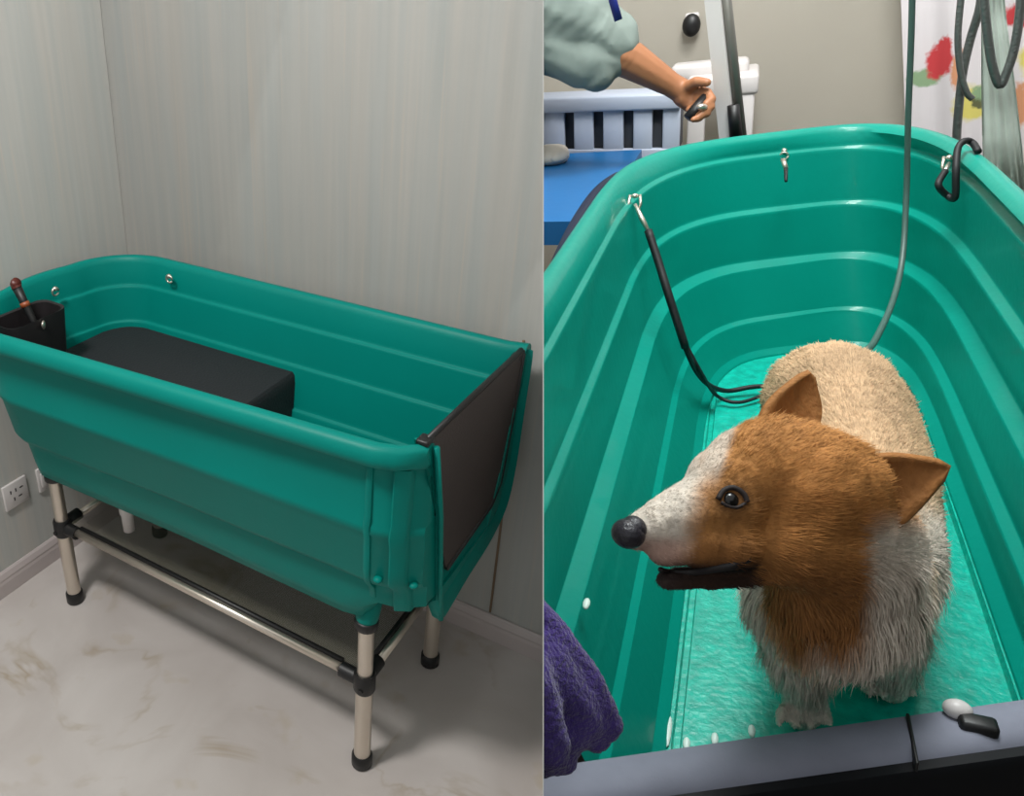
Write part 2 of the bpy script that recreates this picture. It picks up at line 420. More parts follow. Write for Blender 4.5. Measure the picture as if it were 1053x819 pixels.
# legs
for (u, v) in ((-.506, -.186), (.506, -.186), (-.506, .186), (.506, .186)):
    bm = bmesh.new(); b_tube(bm, [Lw(u, v, .012), Lw(u, v, .30)], .0205, 20)
    b_tube(bm, [Lw(u, v, .29), Lw(u, v, .50)], .0185, 20)
    leg = link('leg', bm, m_steel, tub); auto(leg, 40)
    bm = bmesh.new(); b_tube(bm, [Lw(u, v, 0), Lw(u, v, .004), Lw(u, v, .034), Lw(u, v, .040)], [.021, .0255, .0255, .022], 20)
    plabel(auto(link('foot_cap', bm, m_black, leg), 50), 'black rubber foot')
    bm = bmesh.new(); b_tube(bm, [Lw(u, v, .447), Lw(u, v, .452), Lw(u, v, .468), Lw(u, v, .474)], [.022, .027, .028, .026], 20)
    plabel(link('leg_socket', bm, m_black, leg), 'black leg socket')
    bm = bmesh.new(); b_tube(bm, [Lw(u, v, .468), Lw(u, v, .473), Lw(u, v*.95, .50), Lw(u, v*.85, .55)], [.022, .0255, .027, .026], 20); link('leg_boss', bm, m_teal, tub)
    bm = bmesh.new()
    b_tube(bm, [Lw(u, v, .255), Lw(u, v, .262), Lw(u, v, .303), Lw(u, v, .31)], [.023, .026, .026, .023], 20)
    su = -1 if u > 0 else 1; sv = -1 if v > 0 else 1
    b_tube(bm, [Lw(u, v, .283), Lw(u+su*.062, v, .283)], .0185, 14)
    b_tube(bm, [Lw(u, v, .290), Lw(u, v+sv*.062, .290)], .0185, 14)
    b_tube(bm, [Lw(u-su*.004, v-sv*.028, .272), Lw(u-su*.004, v-sv*.018, .272)], .007, 10)
    auto(plabel(link('clamp', bm, m_black, leg), 'black corner clamp'), 40)
for (a, b) in (((-.506, -.186), (.506, -.186)), ((-.506, .186), (.506, .186)), ((-.506, -.186), (-.506, .186)), ((.506, -.186), (.506, .186))):
    bm = bmesh.new(); A_, B_ = Lw(*a, .286), Lw(*b, .286); d = (B_-A_).normalized()*.05
    b_tube(bm, [A_+d, B_-d], .0115, 14); link('rail', bm, m_steel, tub)
# mesh shelf between the rails
m_mesh = bpy.data.materials.new('dark_net'); m_mesh.use_nodes = True
nt = m_mesh.node_tree; N = nt.nodes; L = nt.links; b = N['Principled BSDF']; b.inputs['Base Color'].default_value = srgb(80, 78, 65); b.inputs['Roughness'].default_value = .8
tc = N.new('ShaderNodeTexCoord'); mp = N.new('ShaderNodeMapping'); mp.inputs['Scale'].default_value = (320, 320, 320); L.new(tc.outputs['Object'], mp.inputs[0])
sx = N.new('ShaderNodeSeparateXYZ'); L.new(mp.outputs[0], sx.inputs[0])
hs = []
for k in (0, 1):
    f = N.new('ShaderNodeMath'); f.operation = 'FRACT'; L.new(sx.outputs[k], f.inputs[0])
    g = N.new('ShaderNodeMath'); g.operation = 'GREATER_THAN'; L.new(f.outputs[0], g.inputs[0]); g.inputs[1].default_value = .36; hs.append(g)
hm = N.new('ShaderNodeMath'); hm.operation = 'MULTIPLY'; L.new(hs[0].outputs[0], hm.inputs[0]); L.new(hs[1].outputs[0], hm.inputs[1])
tr = N.new('ShaderNodeBsdfTransparent'); ms = N.new('ShaderNodeMixShader'); L.new(hm.outputs[0], ms.inputs[0]); L.new(b.outputs[0], ms.inputs[1]); L.new(tr.outputs[0], ms.inputs[2])
L.new(ms.outputs[0], N['Material Output'].inputs[0])
bm = bmesh.new(); NX, NY = 20, 8
vsx = [[bm.verts.new(Lw(-.495+.99*i/NX, -.176+.352*j/NY, .292-.012*math.sin(math.pi*i/NX)*math.sin(math.pi*j/NY))) for i in range(NX+1)] for j in range(NY+1)]
for j in range(NY):
    for i in range(NX): bm.faces.new((vsx[j][i], vsx[j][i+1], vsx[j+1][i+1], vsx[j+1][i]))
plabel(link('net_shelf', bm, m_mesh, tub), 'dark net shelf')
bm = bmesh.new()
b_tube(bm, [Lw(-.44, -.174, .296), Lw(.44, -.174, .296)], .007, 8); plabel(link('shelf_hem', bm, m_black, tub), 'black shelf hem')
bm = bmesh.new()
b_tube(bm, [Lw(.494, -.13, .296), Lw(.494, .13, .296)], .007, 8); plabel(link('shelf_hem', bm, m_black, tub), 'black shelf hem')

# ---- caddy with brush in the near closed corner
m_caddy = mat('caddy_black', srgb(26, 22, 24), .6, bump=.3)
cM = ML @ Matrix.Translation((-.49, -.20, .86))
cad = thing('tool_caddy', 'black tool pouch hung inside the left rim of the raised green dog bath', 'pouch', cM)
bm = bmesh.new()
c0 = Lw(-.52, -.17, 0)
def rr(z, sx, sy, r=.03):
    P = []
    for (qx, qy, a0) in ((1, 1, 0), (-1, 1, 90), (-1, -1, 180), (1, -1, 270)):
        for k in range(5):
            a = math.radians(a0+k*22.5); P.append(c0+LU*(qx*(sx-r)+r*math.cos(a))+LV*(qy*(sy-r)+r*math.sin(a))+Vector((0, 0, z)))
    return P
v4 = b_loft(bm, [rr(.79, .042, .075), rr(.82, .046, .082), rr(.937, .052, .09), rr(.947, .052, .09), rr(.944, .046, .084), rr(.83, .042, .078)], True)
bm.faces.new(v4[0]); bm.faces.new(v4[-1][::-1])
auto(link('pouch_body', bm, m_caddy, cad), 50)
bm = bmesh.new(); b_ell(bm, c0+LV*-.0+LU*.056+Vector((0, 0, .93)), .004, .012, .012, sub=2); plabel(link('badge', bm, m_steel, cad), 'grey round badge')
def onv(px, py, v0):
    d = W(px, py, 1)-CAM; t = ((Lw(0, v0, 0)-CAM).dot(LV))/d.dot(LV); return CAM+d*t
a0 = onv(33, 328, -.16); a1 = onv(17, 295, -.16)
br = thing('grooming_brush', 'dark brush handle with reddish tip standing in the black tool pouch', 'brush', Matrix.Translation(a0))
bm = bmesh.new(); b_tube(bm, [a0+(a0-a1)*1.0, a0, a0*.5+a1*.5, a1], [.011, .010, .0105, .0125], 12)
link('handle', bm, m_black, br)
bm = bmesh.new(); b_tube(bm, catmull([a1+(a0-a1)*.04, a1, a1+(a1-a0)*.10+LU*.002, a1+(a1-a0)*.16+LU*.01], 3), .0135, 12)
bmesh.ops.recalc_face_normals(bm, faces=bm.faces)
plabel(link('handle_tip', bm, mat('maroon_plastic', srgb(84, 34, 26), .4), br), 'reddish brown tip')
bm = bmesh.new(); b_tube(bm, [a0*.62+a1*.38, a0*.48+a1*.52], .0125, 12)
plabel(link('handle_ring', bm, mat('orange_plastic', srgb(140, 72, 40), .4), br), 'orange brown band')

# ---- wall outlets on the left wall
def onleft(px, py, off=0):
    d = W(px, py, 1)-CAM; t = ((Lw(-.712+off, 0, 0)-CAM).dot(LU))/d.dot(LU); return CAM+d*t
for (name, lab, q) in (('wall_socket', 'white double wall socket on the left wall, nearer the left edge', (15, 507, .085, .086)),
                       ('wall_switch', 'narrow white wall plate beside the leftmost leg of the dog bath', (43, 492, .04, .086))):
    p = onleft(q[0], q[1]); M = Matrix.Translation(p+LU*.004) @ ML.to_3x3().to_4x4()
    s_ = thing(name, lab, 'socket' if 'socket' in name else 'switch', M)
    bm = bmesh.new(); b_box(bm, M, .009, q[2], q[3], .003); link('face_plate', bm, m_white, s_)
    if 'socket' in name:
        bm = bmesh.new()
        for (dy, dz, sy, sz) in ((-.018, .014, .004, .012), (.0, .014, .004, .012), (-.009, -.014, .004, .012), (.012, -.012, .012, .004), (.02, .014, .012, .004)):
            b_box(bm, M @ Matrix.Translation((.0045, dy, dz)), .001, sy, sz, 0)
        plabel(link('socket_slots', bm, m_black, s_), 'dark plug slots')
    else:
        bm = bmesh.new(); b_box(bm, M @ Matrix.Translation((.0065, 0, 0)), .005, .022, .05, .002); link('rocker', bm, m_white, s_)

# ------------------------------------------------------------------ RIGHT ROOM
m_beige = mat('beige_wall', srgb(208, 202, 190), .7, var=.04, vscale=1.5, bump=.05)
YB = 2.95
bm = bmesh.new(); grid(bm, Rw(-2.2, YB, 2.4), RT*4.4, RN*3.6); bmesh.ops.solidify(bm, geom=bm.faces[:], thickness=-.02); divide(bm, 1)
struct(link('wall_right_room', bm, m_beige, None, MR(Rw(0, YB, 1.2)), smooth=False))
bm = bmesh.new(); grid(bm, Rw(-2.2, .2, 1.35), RT*4.4, RD*2.75); divide(bm, 1)
struct(link('floor_right_room', bm, mat('dark_floor', srgb(70, 62, 56), .6), None, MR(Rw(0, 1.5, 1.35)), smooth=False))

m_blocker = mat('blocker_wall', srgb(150, 146, 136), .8)  # unseen walls beside and behind the camera, added to block ambient light
bm = bmesh.new(); grid(bm, Rw(1.5, -1.6, 2.0), RD*4.6, RN*3.0); bmesh.ops.solidify(bm, geom=bm.faces[:], thickness=.02); divide(bm, 1)
struct(link('blocker_wall_right', bm, m_blocker, None, MR(Rw(1.5, 1, 1.3)), smooth=False))
bm = bmesh.new(); grid(bm, Rw(-.8, -1.6, 2.0), RT*2.3, RN*3.0); bmesh.ops.solidify(bm, geom=bm.faces[:], thickness=.02); divide(bm, 1)
struct(link('blocker_wall_front', bm, m_blocker, None, MR(Rw(1, -1.6, 1.3)), smooth=False))
RM = MR(Rw(.08, 1.3, 1.35))
tub2 = thing('dog_bath_tub', 'wet green plastic dog bath seen from its front gate, with the corgi standing inside it', 'bath tub', RM)
# ring parameters: h, aL, bsL, rxL, bL, bR, rxR, bsR, aR
K = [(.359, -.245, 1.66, .28, 2.06, 2.125, .15, 1.74, .357),
     (.405, -.198, 1.60, .26, 2.03, 2.080, .14, 1.70, .334),
     (.518, -.172, 1.60, .24, 1.985, 2.055, .14, 1.70, .332),
     (.627, -.135, 1.58, .22, 1.94, 2.015, .13, 1.69, .327),
     (.725, -.090, 1.56, .18, 1.88, 1.960, .11, 1.67, .316),
     (.790, -.045, 1.56, .13, 1.84, 1.900, .09, 1.65, .300)]
K = [np.array(k) for k in K]
def rring(k, dh=0, inset=0, bn=.60):
    h, aL, bsL, rxL, bL, bR, rxR, bsR, aR = k; h += dh; aL += inset; aR -= inset; bL -= inset; bR -= inset
    P = []
    for i in range(24): P.append((aL, bn+(bsL-bn)*i/23))
    for i in range(1, 16):
        s = i/16*math.pi/2; e = .93
        P.append((aL+rxL-rxL*math.cos(s)**e, bsL+(bL-bsL)*math.sin(s)**e))
    x0, x1 = aL+rxL, aR-rxR
    for i in range(7):
        t = i/6; P.append((x0+(x1-x0)*t, bL+(bR-bL)*t+.012*math.sin(math.pi*t)))
    for i in range(15, 0, -1):
        s = i/16*math.pi/2; e = .93
        P.append((aR-rxR+rxR*math.cos(s)**e, bsR+(bR-bsR)*math.sin(s)**e))
    for i in range(24): P.append((aR, bsR+(bn-bsR)*i/23))
    P = np.array(P)
    for _ in range(14):
        Q_ = P.copy(); Q_[22:-22] = .5*P[22:-22]+.25*(P[21:-23]+P[23:-21]); P = Q_
    return [Rw(a, b, h) for a, b in P]
def gp(px, py, h=.70): return Rray(px, py, h)
e0, e1 = gp(520, 803), gp(1100, 721)
ed = (e1-e0).normalized(); en = RN.cross(ed).normalized()
if en.dot(RD) > 0: en = -en
def endcut(bm):
    bmesh.ops.bisect_plane(bm, geom=bm.verts[:]+bm.edges[:]+bm.faces[:], plane_co=e0+en*.03, plane_no=en, clear_outer=True)
rs = []
O = K[0]
def lerp(a, b, t): return a+(b-a)*t
# outside skirt, rim, inside
o1 = K[5]*0.55+K[0]*.45
for (dh, ins) in ((.50, .028), (.30, .0), (.12, -.004), (.05, -.003), (.036, -.006), (.012, -.002), (.002, .006), (0, .014), (.003, .024), (.014, .031)): rs.append(rring(O, dh, ins))
fr = {1: .28, 2: .38, 3: .62, 4: .24, 5: .3}
dho = {1: -.004, 2: -.005, 3: -.007, 4: -.004, 5: -.010}
for i in range(1, 6):
    kk = lerp(K[i], K[i-1], fr[i]*(.6 if i == 1 else 1)); kk[0] = K[i][0]; kk[8] = K[i][8]+(0, .012, .014, .022, .014, .016)[i]
    rs.append(rring(kk, dho[i]-.006)); rs.append(rring(kk, dho[i]-.0012)); rs.append(rring(kk, dho[i], .0008)); rs.append(rring(K[i], -.0006, -.0012)); rs.append(rring(K[i], .0012)); rs.append(rring(K[i], .007))
bm = bmesh.new(); vs = b_loft(bm, rs)
divide(bm, 1); endcut(bm)
basin2 = auto(link('basin', bm, m_teal_r, tub2), 60)
# textured floor with the two grooves beside the standing panel
bm = bmesh.new()
def fl(hh, ins): return rring(K[5], hh, ins)
xs = [-.052, -.040, -.036, -.032, -.028, -.024]
cols = [-.047, -.041, -.039, -.0325, -.0305, .2875, .2895, .296, .298, .303]
hz = [.795, .795, .806, .806, .794, .794, .806, .806, .795, .795]
rows = []
for b in np.linspace(.60, 1.86, 30):
    rows.append([Rw(a, b if b < 1.7 else min(b, 1.86), h) for a, h in zip(cols, hz)])
b_loft(bm, rows); divide(bm, 1); endcut(bm)
plabel(auto(link('basin_floor', bm, m_tealfloor, tub2), 30), 'wet speckled standing panel')
bm = bmesh.new(); grid(bm, Rw(-.05, .6, .81), RT*.36, RD*1.29); divide(bm, 1); endcut(bm)
link('basin_underside', bm, m_teal_r, tub2)
for (x, y) in ((.27, .86), (.27, 1.72), (.01, .86), (.01, 1.72)):
    bm = bmesh.new(); b_tube(bm, [Rw(x, y, .812), Rw(x, y, 1.345)], .0205, 16); lg = link('leg', bm, m_steel, tub2)
    bm = bmesh.new(); b_tube(bm, [Rw(x, y, 1.31), Rw(x, y, 1.35)], .0255, 16); plabel(link('foot_cap', bm, m_black, lg), 'black rubber foot')
# front gate edge: dark rubber bar
def gp(px, py, h=.70): return Rray(px, py, h)
e0, e1 = gp(520, 803), gp(1100, 721)
ed = (e1-e0).normalized(); en = RN.cross(ed).normalized()   # en points away from camera?
if en.dot(RD) > 0: en = -en
bm = bmesh.new(); prof = [(0, 0), (-.003, .006), (.0, .010), (.030, .012), (.042, .006), (.046, -.004), (.05, -.10), (.02, -.10), (0, -.10)]
rings = [[e0+ed*s+en*a+RN*b for a, b in prof] for s in np.linspace(0, (e1-e0).length, 24)]
v5 = b_loft(bm, rings, True); bm.faces.new(v5[0]); bm.faces.new(v5[-1][::-1]); divide(bm, 1)
m_gate = mat('rubber_painted_sheen', srgb(124, 127, 141), .72, bump=.3, bscale=24, spec=.3, var=.12, vscale=14)  # grey base colour paints the reflection on wet black rubber
bmf = bmesh.new(); prf = [(.034, .004), (.052, .004), (.056, -.002), (.056, -.11), (.034, -.11)]
v6 = b_loft(bmf, [[e0+ed*q+en*a+RN*b for a, b in prf] for q in np.linspace(0, (e1-e0).length, 24)], True); bmf.faces.new(v6[0]); bmf.faces.new(v6[-1][::-1]); divide(bmf, 1)
auto(plabel(link('gate_face', bmf, mat('black_gate_face', srgb(14, 16, 20), .5, spec=.2), tub2), 'black outer face of the gate'), 50)
gate2 = auto(plabel(link('front_gate', bm, m_gate, tub2), 'wet rubber gate edge, grey sheen in its colour'), 60)
bm = bmesh.new(); q0 = gp(917, 748)+RN*.004; b_box(bm, MR(q0+en*.025), .003, .06, .02, .001); plabel(link('gate_seam', bm, m_black, gate2), 'dark seam')
q1 = Rray(985, 735, .69)
bm = bmesh.new(); b_box(bm, MR(q1+en*.014-RN*.004+RT*.006), .030, .018, .028, .004); latch = plabel(link('gate_clip', bm, m_black, tub2), 'black gate clip')
bm = bmesh.new(); b_ell(bm, q1+RN*.006-RT*.001, .012, .010, .009, R3, 3); plabel(link('clip_knob', bm, m_white, latch), 'white knob')
# rings for the leashes
def eyelet(px, py, b=None, a=None):
    r = W(px, py, 1)-CAM
    q = CAM+r*(b/r.dot(RD)) if b else CAM+r*(a/r.dot(RT))
    bm = bmesh.new(); b_tube(bm, [q+RT*.008*math.cos(s)+RN*.008*math.sin(s)-RD*.006 for s in [k*math.pi/6 for k in range(13)]], .0022, 6)
    b_ell(bm, q+RN*.010, .006, .006, .006)
    plabel(link('eyelet', bm, m_steel, tub2), 'metal eyelet'); return q
E1 = Rray(653, 207, .40); E2 = eyelet(806, 160, b=2.045); E3 = Rray(976, 168, .388)
for q in (E1, E3):
    bm = bmesh.new()
    for s_ in (-1, 1): b_tube(bm, [q+RT*.009*s_+RN*.012, q+RT*.011*s_-RN*.004-RD*.01, q+RT*.008*s_-RN*.014-RD*.014], .0028, 6)
    b_ell(bm, q+RN*.010, .007, .005, .005); plabel(link('eyelet', bm, m_steel, tub2), 'metal eyelet')

# leash left
m_strap = mat('black_webbing', srgb(16, 17, 20), .6)
lp = [(653, 212, 1.62), (668, 242, 1.58), (690, 312, 1.50), (712, 372, 1.40), (738, 405, 1.34), (765, 412, 1.30), (800, 408, 1.26)]
pts = [Rray(653, 212, .405), Rray(668, 240, .45), Rray(688, 305, .55), Rray(705, 358, .64), Rray(722, 390, .72), Rray(745, 402, .775), Rray(775, 398, .775), Rray(815, 396, .775)]
ls = thing('dog_leash', 'black leash clipped to the left eyelet, hanging inside the wet dog bath', 'leash', Matrix.Translation(pts[5]))
bm = bmesh.new(); b_tube(bm, catmull(pts[1:], 8), [.006]*9+[.005]*60 if False else .0048, 8); link('strap', bm, m_strap, ls)
bm = bmesh.new(); b_tube(bm, catmull([pts[1]*.9+pts[0]*.1, pts[2]*.5+pts[1]*.5, pts[2], pts[3]], 5), .0072, 8); plabel(link('padded_sleeve', bm, m_strap, ls), 'thicker padded section')
p2 = [Rray(703, 350, .635), Rray(722, 385, .70), Rray(737, 407, .77), Rray(760, 414, .783), Rray(792, 404, .78)]
bm = bmesh.new(); b_tube(bm, catmull(p2, 8), .0035, 8); link('thin_cord', bm, m_strap, ls)
bm = bmesh.new(); b_tube(bm, [pts[0]+RN*.004, pts[0]*.5+pts[1]*.5, pts[1]], [.003, .005, .0035], 8); plabel(link('snap_hook', bm, m_steel, ls), 'metal snap hook')
# short loop over the right corner
pr = [Rray(1006, 156, .354), Rray(1000, 147, .345), Rray(992, 145, .340), Rray(985, 153, .350), Rray(983, 175, .38), Rray(982, 203, .425), Rray(974, 201, .425), Rray(965, 190, .405), Rray(972, 176, .388)]
ls2 = thing('tether_strap', 'short black tether looped over the rear right corner rim of the wet bath', 'tether', Matrix.Translation(pr[4]))
bm = bmesh.new(); b_tube(bm, catmull(pr, 8), .0055, 8); link('strap', bm, m_strap, ls2)
bm = bmesh.new(); b_tube(bm, [pr[-1], Rray(976, 168, .386)], [.004, .003], 8); plabel(link('snap_hook', bm, m_steel, ls2), 'metal snap hook')
p3 = [Rray(805, 163, .40)-RD*.012, Rray(808, 172, .415)-RD*.012, Rray(808, 185, .43)-RD*.012]
tag_ = thing('hook_clip', 'small metal clip with black tail hanging from the middle rear eyelet', 'clip', Matrix.Translation(p3[2]))
bm = bmesh.new(); b_tube(bm, p3[:2], .005, 8); plabel(link('clip_hook', bm, m_steel, tag_), 'metal hook')
bm = bmesh.new(); b_tube(bm, p3[1:], [.004, .003], 8); link('tail', bm, m_strap, tag_)
# long cable hanging from above
hp = [Rat(938, -160, 1.75), Rat(938, 0, 1.78), Rat(934, 120, 1.80), Rat(932, 200, 1.80), Rat(928, 265, 1.74), Rat(918, 310, 1.62), Rat(900, 350, 1.42), Rat(889, 362, 1.33)]
bm = bmesh.new(); b_tube(bm, catmull(hp, 8), .0050, 10)
tag(link('hose', bm, mat('grey_green_hose', srgb(74, 98, 92), .4), None, Matrix.Translation(hp[-1])), 'thin grey hose hanging from above down behind the dog', 'hose')

# grooming arm pole
pm = Rat(757, 150, 2.25)
pole = thing('grooming_pole', 'white and grey square pole leaning behind the rear rim of the wet bath', 'pole', MR(Rat(760, 190, 2.2)))
a, b2 = Rat(726, -90, 2.2), Rat(753, 170, 2.2)
bm = bmesh.new(); b_tube(bm, [a, b2], .024, 4); plabel(auto(link('post', bm, m_white, pole), 30), 'white square post')
a, b3 = Rat(737, -90, 2.19), Rat(764, 150, 2.19)
bm = bmesh.new(); b_tube(bm, [a, b3], .011, 8); plabel(link('side_strip', bm, mat('grey_side', srgb(120, 118, 112), .4, metal=.5), pole), 'grey strip along the side of the post')  # thin grey strip along one side of the white post
bm = bmesh.new(); b_tube(bm, [Rat(754, 108, 2.17), Rat(757, 140, 2.17)], [.013, .014], 10); plabel(link('clamp', bm, m_black, pole), 'black clamp')

# black knob on the wall
kp = Rat(711, 26, YB-.03)
kn = thing('wall_hook', 'small black knob on the beige wall left of the pole', 'hook', MR(kp))
bm = bmesh.new(); b_ell(bm, kp, .026, .02, .034, R3, 3); link('knob', bm, m_black, kn)
bm = bmesh.new(); b_box(bm, MR(kp+RD*.018+RN*.01), .04, .02, .05, .006); plabel(link('back_plate', bm, m_white, kn), 'pale back plate')

# blue table
m_blue = mat('blue_vinyl', srgb(22, 102, 162), .45, bump=.1, var=.06, vscale=2)
bt = thing('grooming_table', 'blue topped table standing behind the left side of the wet bath', 'table', MR(Rw(-.45, 1.9, 1.35)))
bm = bmesh.new()
TT = [Rw(-.85, 2.42, .45), Rw(-.262, 2.42, .45), Rw(-.262, 1.68, .45), Rw(-.85, 1.68, .45)]
f = [bm.verts.new(p) for p in TT]; g = [bm.verts.new(p-RN*.05) for p in TT]
bm.faces.new(f); bm.faces.new(g[::-1])
for k in range(4): bm.faces.new((f[k], f[(k+1) % 4], g[(k+1) % 4], g[k]))
divide(bm, 1); link('table_top', bm, m_blue, bt, smooth=False)
m_dark = mat('dark_frame', srgb(45, 38, 38), .6)
for (x, y) in ((-.27, 1.72), (-.27, 2.38)):
    bm = bmesh.new(); p = Rw(x, y, .50); b_tube(bm, [p, p-RN*.80], .018, 4); divide(bm, 1); link('leg', bm, m_dark, bt)
# dark cushion rim beside the tub
bm = bmesh.new(); b_tube(bm, catmull([Rray(566, 290, .47), Rray(588, 240, .46), Rray(608, 207, .455), Rray(624, 190, .45), Rray(640, 180, .47)], 6), .014, 12); divide(bm, 1)
tag(link('padded_roll', bm, mat('navy_rubber', srgb(16, 26, 52), .5), None, Matrix.Translation(Rray(600, 225, .5))), 'dark navy padded roll pressed between the blue table and the bath rim', 'roll')
# white towel lump on the table
bm = bmesh.new(); c = Rray(566, 160, .43)
b_ell(bm, c, .05, .06, .028, R3, 3); b_ell(bm, c+RT*.02-RD*.02+RN*.003, .03, .04, .02, R3, 3)
for v in bm.verts: v.co += Vector(noise.noise_vector(v.co*30))*.006
divide(bm, 1)
tag(link('cloth', bm, mat('white_cloth', srgb(215, 208, 196), .9), None, MR(c)), 'small crumpled white cloth on the blue table', 'cloth')

# white slatted crate
cr = thing('slatted_crate', 'white plastic crate with vertical dark gaps, standing behind the blue table', 'crate', MR(Rw(-.5, 2.5, .62)))
m_wp = mat('white_crate_plastic', srgb(176, 184, 200), .45, var=.03)
BF = 2.45
def RP(px, py, b=BF): return Rat(px, py, b)
tl, tr_ = RP(540, 106), RP(700, 100)
ax = (tr_-tl).normalized(); Lc = (tr_-tl).length
bm = bmesh.new()
def cbox(bm, s0, s1, z0, z1, d0, d1, bev=.004):
    c = tl+ax*(s0+s1)/2+RN*(z0+z1)/2+RD*(d0+d1)/2
    dd = RN.cross(ax).normalized()
    M = Matrix.Translation(c) @ Matrix((ax, dd, RN)).transposed().to_4x4()
    b_box(bm, M, abs(s1-s0), abs(d1-d0), abs(z1-z0), bev)
cbox(bm, 0, Lc, -.03, .012, -.012, .13, .006); divide(bm, 1); link('lid', bm, m_wp, cr)
gx = [RP(x, 125) for x in (584, 614, 645, 675)]
gs = [(p-tl).dot(ax) for p in gx]
bm = bmesh.new(); cbox(bm, 0, Lc, -.14, -.03, .03, .12, .002); divide(bm, 1); plabel(link('gap_shade', bm, mat('crate_gap_shade', srgb(70, 72, 78), .7), cr), 'dark grey block for the shade in the gaps')  # dark block put in for the shade behind the slats
ed_ = [0]+gs+[Lc]
for k in range(5):
    s0 = ed_[k]+(.013 if k else 0); s1 = ed_[k+1]-(.013 if k < 4 else 0)
    bm = bmesh.new(); cbox(bm, s0, s1, -.18, -.028, 0, .02, .004); divide(bm, 1)
    if len(bm.verts) > 3: link('slat', bm, m_wp, cr)
    else: bm.free()
bm = bmesh.new(); cbox(bm, 0, Lc, -.24, -.135, -.003, .022, .004); divide(bm, 1); link('lower_rail', bm, m_wp, cr)
# white side table
st = thing('side_stand', 'white stand with thick top behind the leaning pole, against the beige wall', 'stand', MR(Rat(745, 150, 2.6)))
bm = bmesh.new(); p0, p1 = Rat(706, 90, 2.6), Rat(780, 88, 2.6); M_ = MR((p0+p1)/2+RD*.12); b_box(bm, M_, (p1-p0).length, .26, .055, .01); link('top', bm, m_white, st)
bm = bmesh.new(); p0 = Rat(765, 125, 2.62); b_box(bm, MR(p0-RN*.09), .045, .05, .34, .006); link('leg', bm, m_white, st)
bm = bmesh.new(); p0 = Rat(716, 125, 2.62); b_box(bm, MR(p0-RN*.09), .045, .05, .34, .006); link('leg', bm, m_white, st)
bm = bmesh.new(); p0 = Rat(730, 72, 2.72); b_box(bm, MR(p0), .2, .1, .05, .012); plabel(link('folded_towel', bm, m_white, st), 'pale folded layer on the top')

# curtain with printed flowers
bm = bmesh.new(); n_ = 60; ra = []
for j in range(2):
    row = []
    for i in range(n_+1):
        s = i/n_; wv = .012*math.sin(s*26)+.006*math.sin(s*61+1)
        y = 2.78+wv-.55*s*s
        row.append((s, y))
    ra.append(row)
cl = [[Rw(.352+.62*s+.14*(hh-.29), y, hh) for s, y in ra[0]] for hh in (1.3, .9, .5, .1, -.4)]
b_loft(bm, cl); cM = MR(Rw(.33, 2.7, 1.3)); ci = cM.inverted()
fl_ = []
def onc(px, py):
    # pixel on the curtain sheet
    best = None
    for i in range(0, 200):
        s = i/200; y = 2.78-.55*s*s; a = .33+.62*s
        p = Rw(a, y, 0); r = W(px, py, 1)-CAM; t = y/r.dot(RD); q = r*t
        e = abs(q.dot(RT)-a)
        if best is None or e < best[0]: best = (e, CAM+q)
    return ci @ best[1]
def fb(px, py, rx, rz, col, wob=.9):
    c = onc(px, py); return (tuple(c), (rx, .4, rz), col, wob)
RED, GRN, YEL, ORG = srgb(186, 56, 60), srgb(130, 156, 120), srgb(206, 194, 104), srgb(200, 140, 104)
blobs = [fb(952, 80, .035, .024, GRN), fb(966, 64, .026, .045, RED), fb(971, 50, .014, .03, RED), fb(1003, 106, .045, .045, YEL), fb(1008, 106, .014, .018, srgb(90, 92, 60)), fb(1016, 96, .03, .02, GRN), fb(1050, 110, .022, .06, ORG), fb(985, 70, .014, .05, ORG, .6), fb(1052, 15, .03, .03, RED), fb(990, 180, .04, .03, RED), fb(1080, 60, .05, .05, YEL)]
m_cur = mat('flowered_curtain', srgb(208, 202, 204), .8, var=.03, blobs=blobs)
cu = tag(link('curtain', bm, m_cur, None, cM), 'white curtain printed with red and yellow flowers beside the beige wall', 'curtain')
# pale green drape
bm = bmesh.new(); rows = []
for (px, w0, py) in ((1018, 10, -60), (1022, 13, 20), (1026, 17, 80), (1030, 20, 140), (1034, 22, 200)):
    rows.append([Rat(px-w0+2*w0*k/12, py, 2.12+.005*math.sin(k*1.9)) for k in range(13)])
b_loft(bm, rows); bmesh.ops.solidify(bm, geom=bm.faces[:], thickness=.003)
tag(link('towel', bm, mat('pale_green_cloth', srgb(222, 232, 224), .85, var=.08, vscale=14), None, MR(Rat(1030, 200, 2.12))), 'narrow pale green towel hanging in front of the flowered curtain', 'towel')
# steel shower hoses in loops
m_hose = mat('shower_hose', srgb(112, 116, 114), .3, metal=.7, bump=.5, bscale=200)
def hose(pxs, b, r, lab):
    p = [Rat(x, y, b+db) for x, y, db in pxs]
    bm = bmesh.new(); b_tube(bm, catmull(p, 6), r, 8)
    return tag(link('shower_hose', bm, m_hose, None, Matrix.Translation(p[len(p)//2])), lab, 'hose', None)
hose([(993, -40, 0), (988, 0, 0), (985, 40, 0), (988, 75, 0), (994, 95, 0), (1000, 102, 0)], 2.2, .0062, 'steel shower hose curving down over the yellow flower of the curtain')
hose([(1012, -40, .02), (1008, 5, .02), (998, 40, .03), (990, 75, .03), (986, 110, .03), (984, 135, .03), (983, 165, .03)], 2.2, .008, 'steel shower hose running straight down behind the rear right corner of the bath')
hose([(1052, -40, 0), (1049, 10, 0), (1043, 50, 0), (1035, 75, 0), (1028, 88, 0), (1021, 70, 0), (1016, 40, 0), (1012, 0, 0), (1012, -30, 0)], 2.08, .0075, 'steel shower hose hanging in a loop in front of the pale green towel')
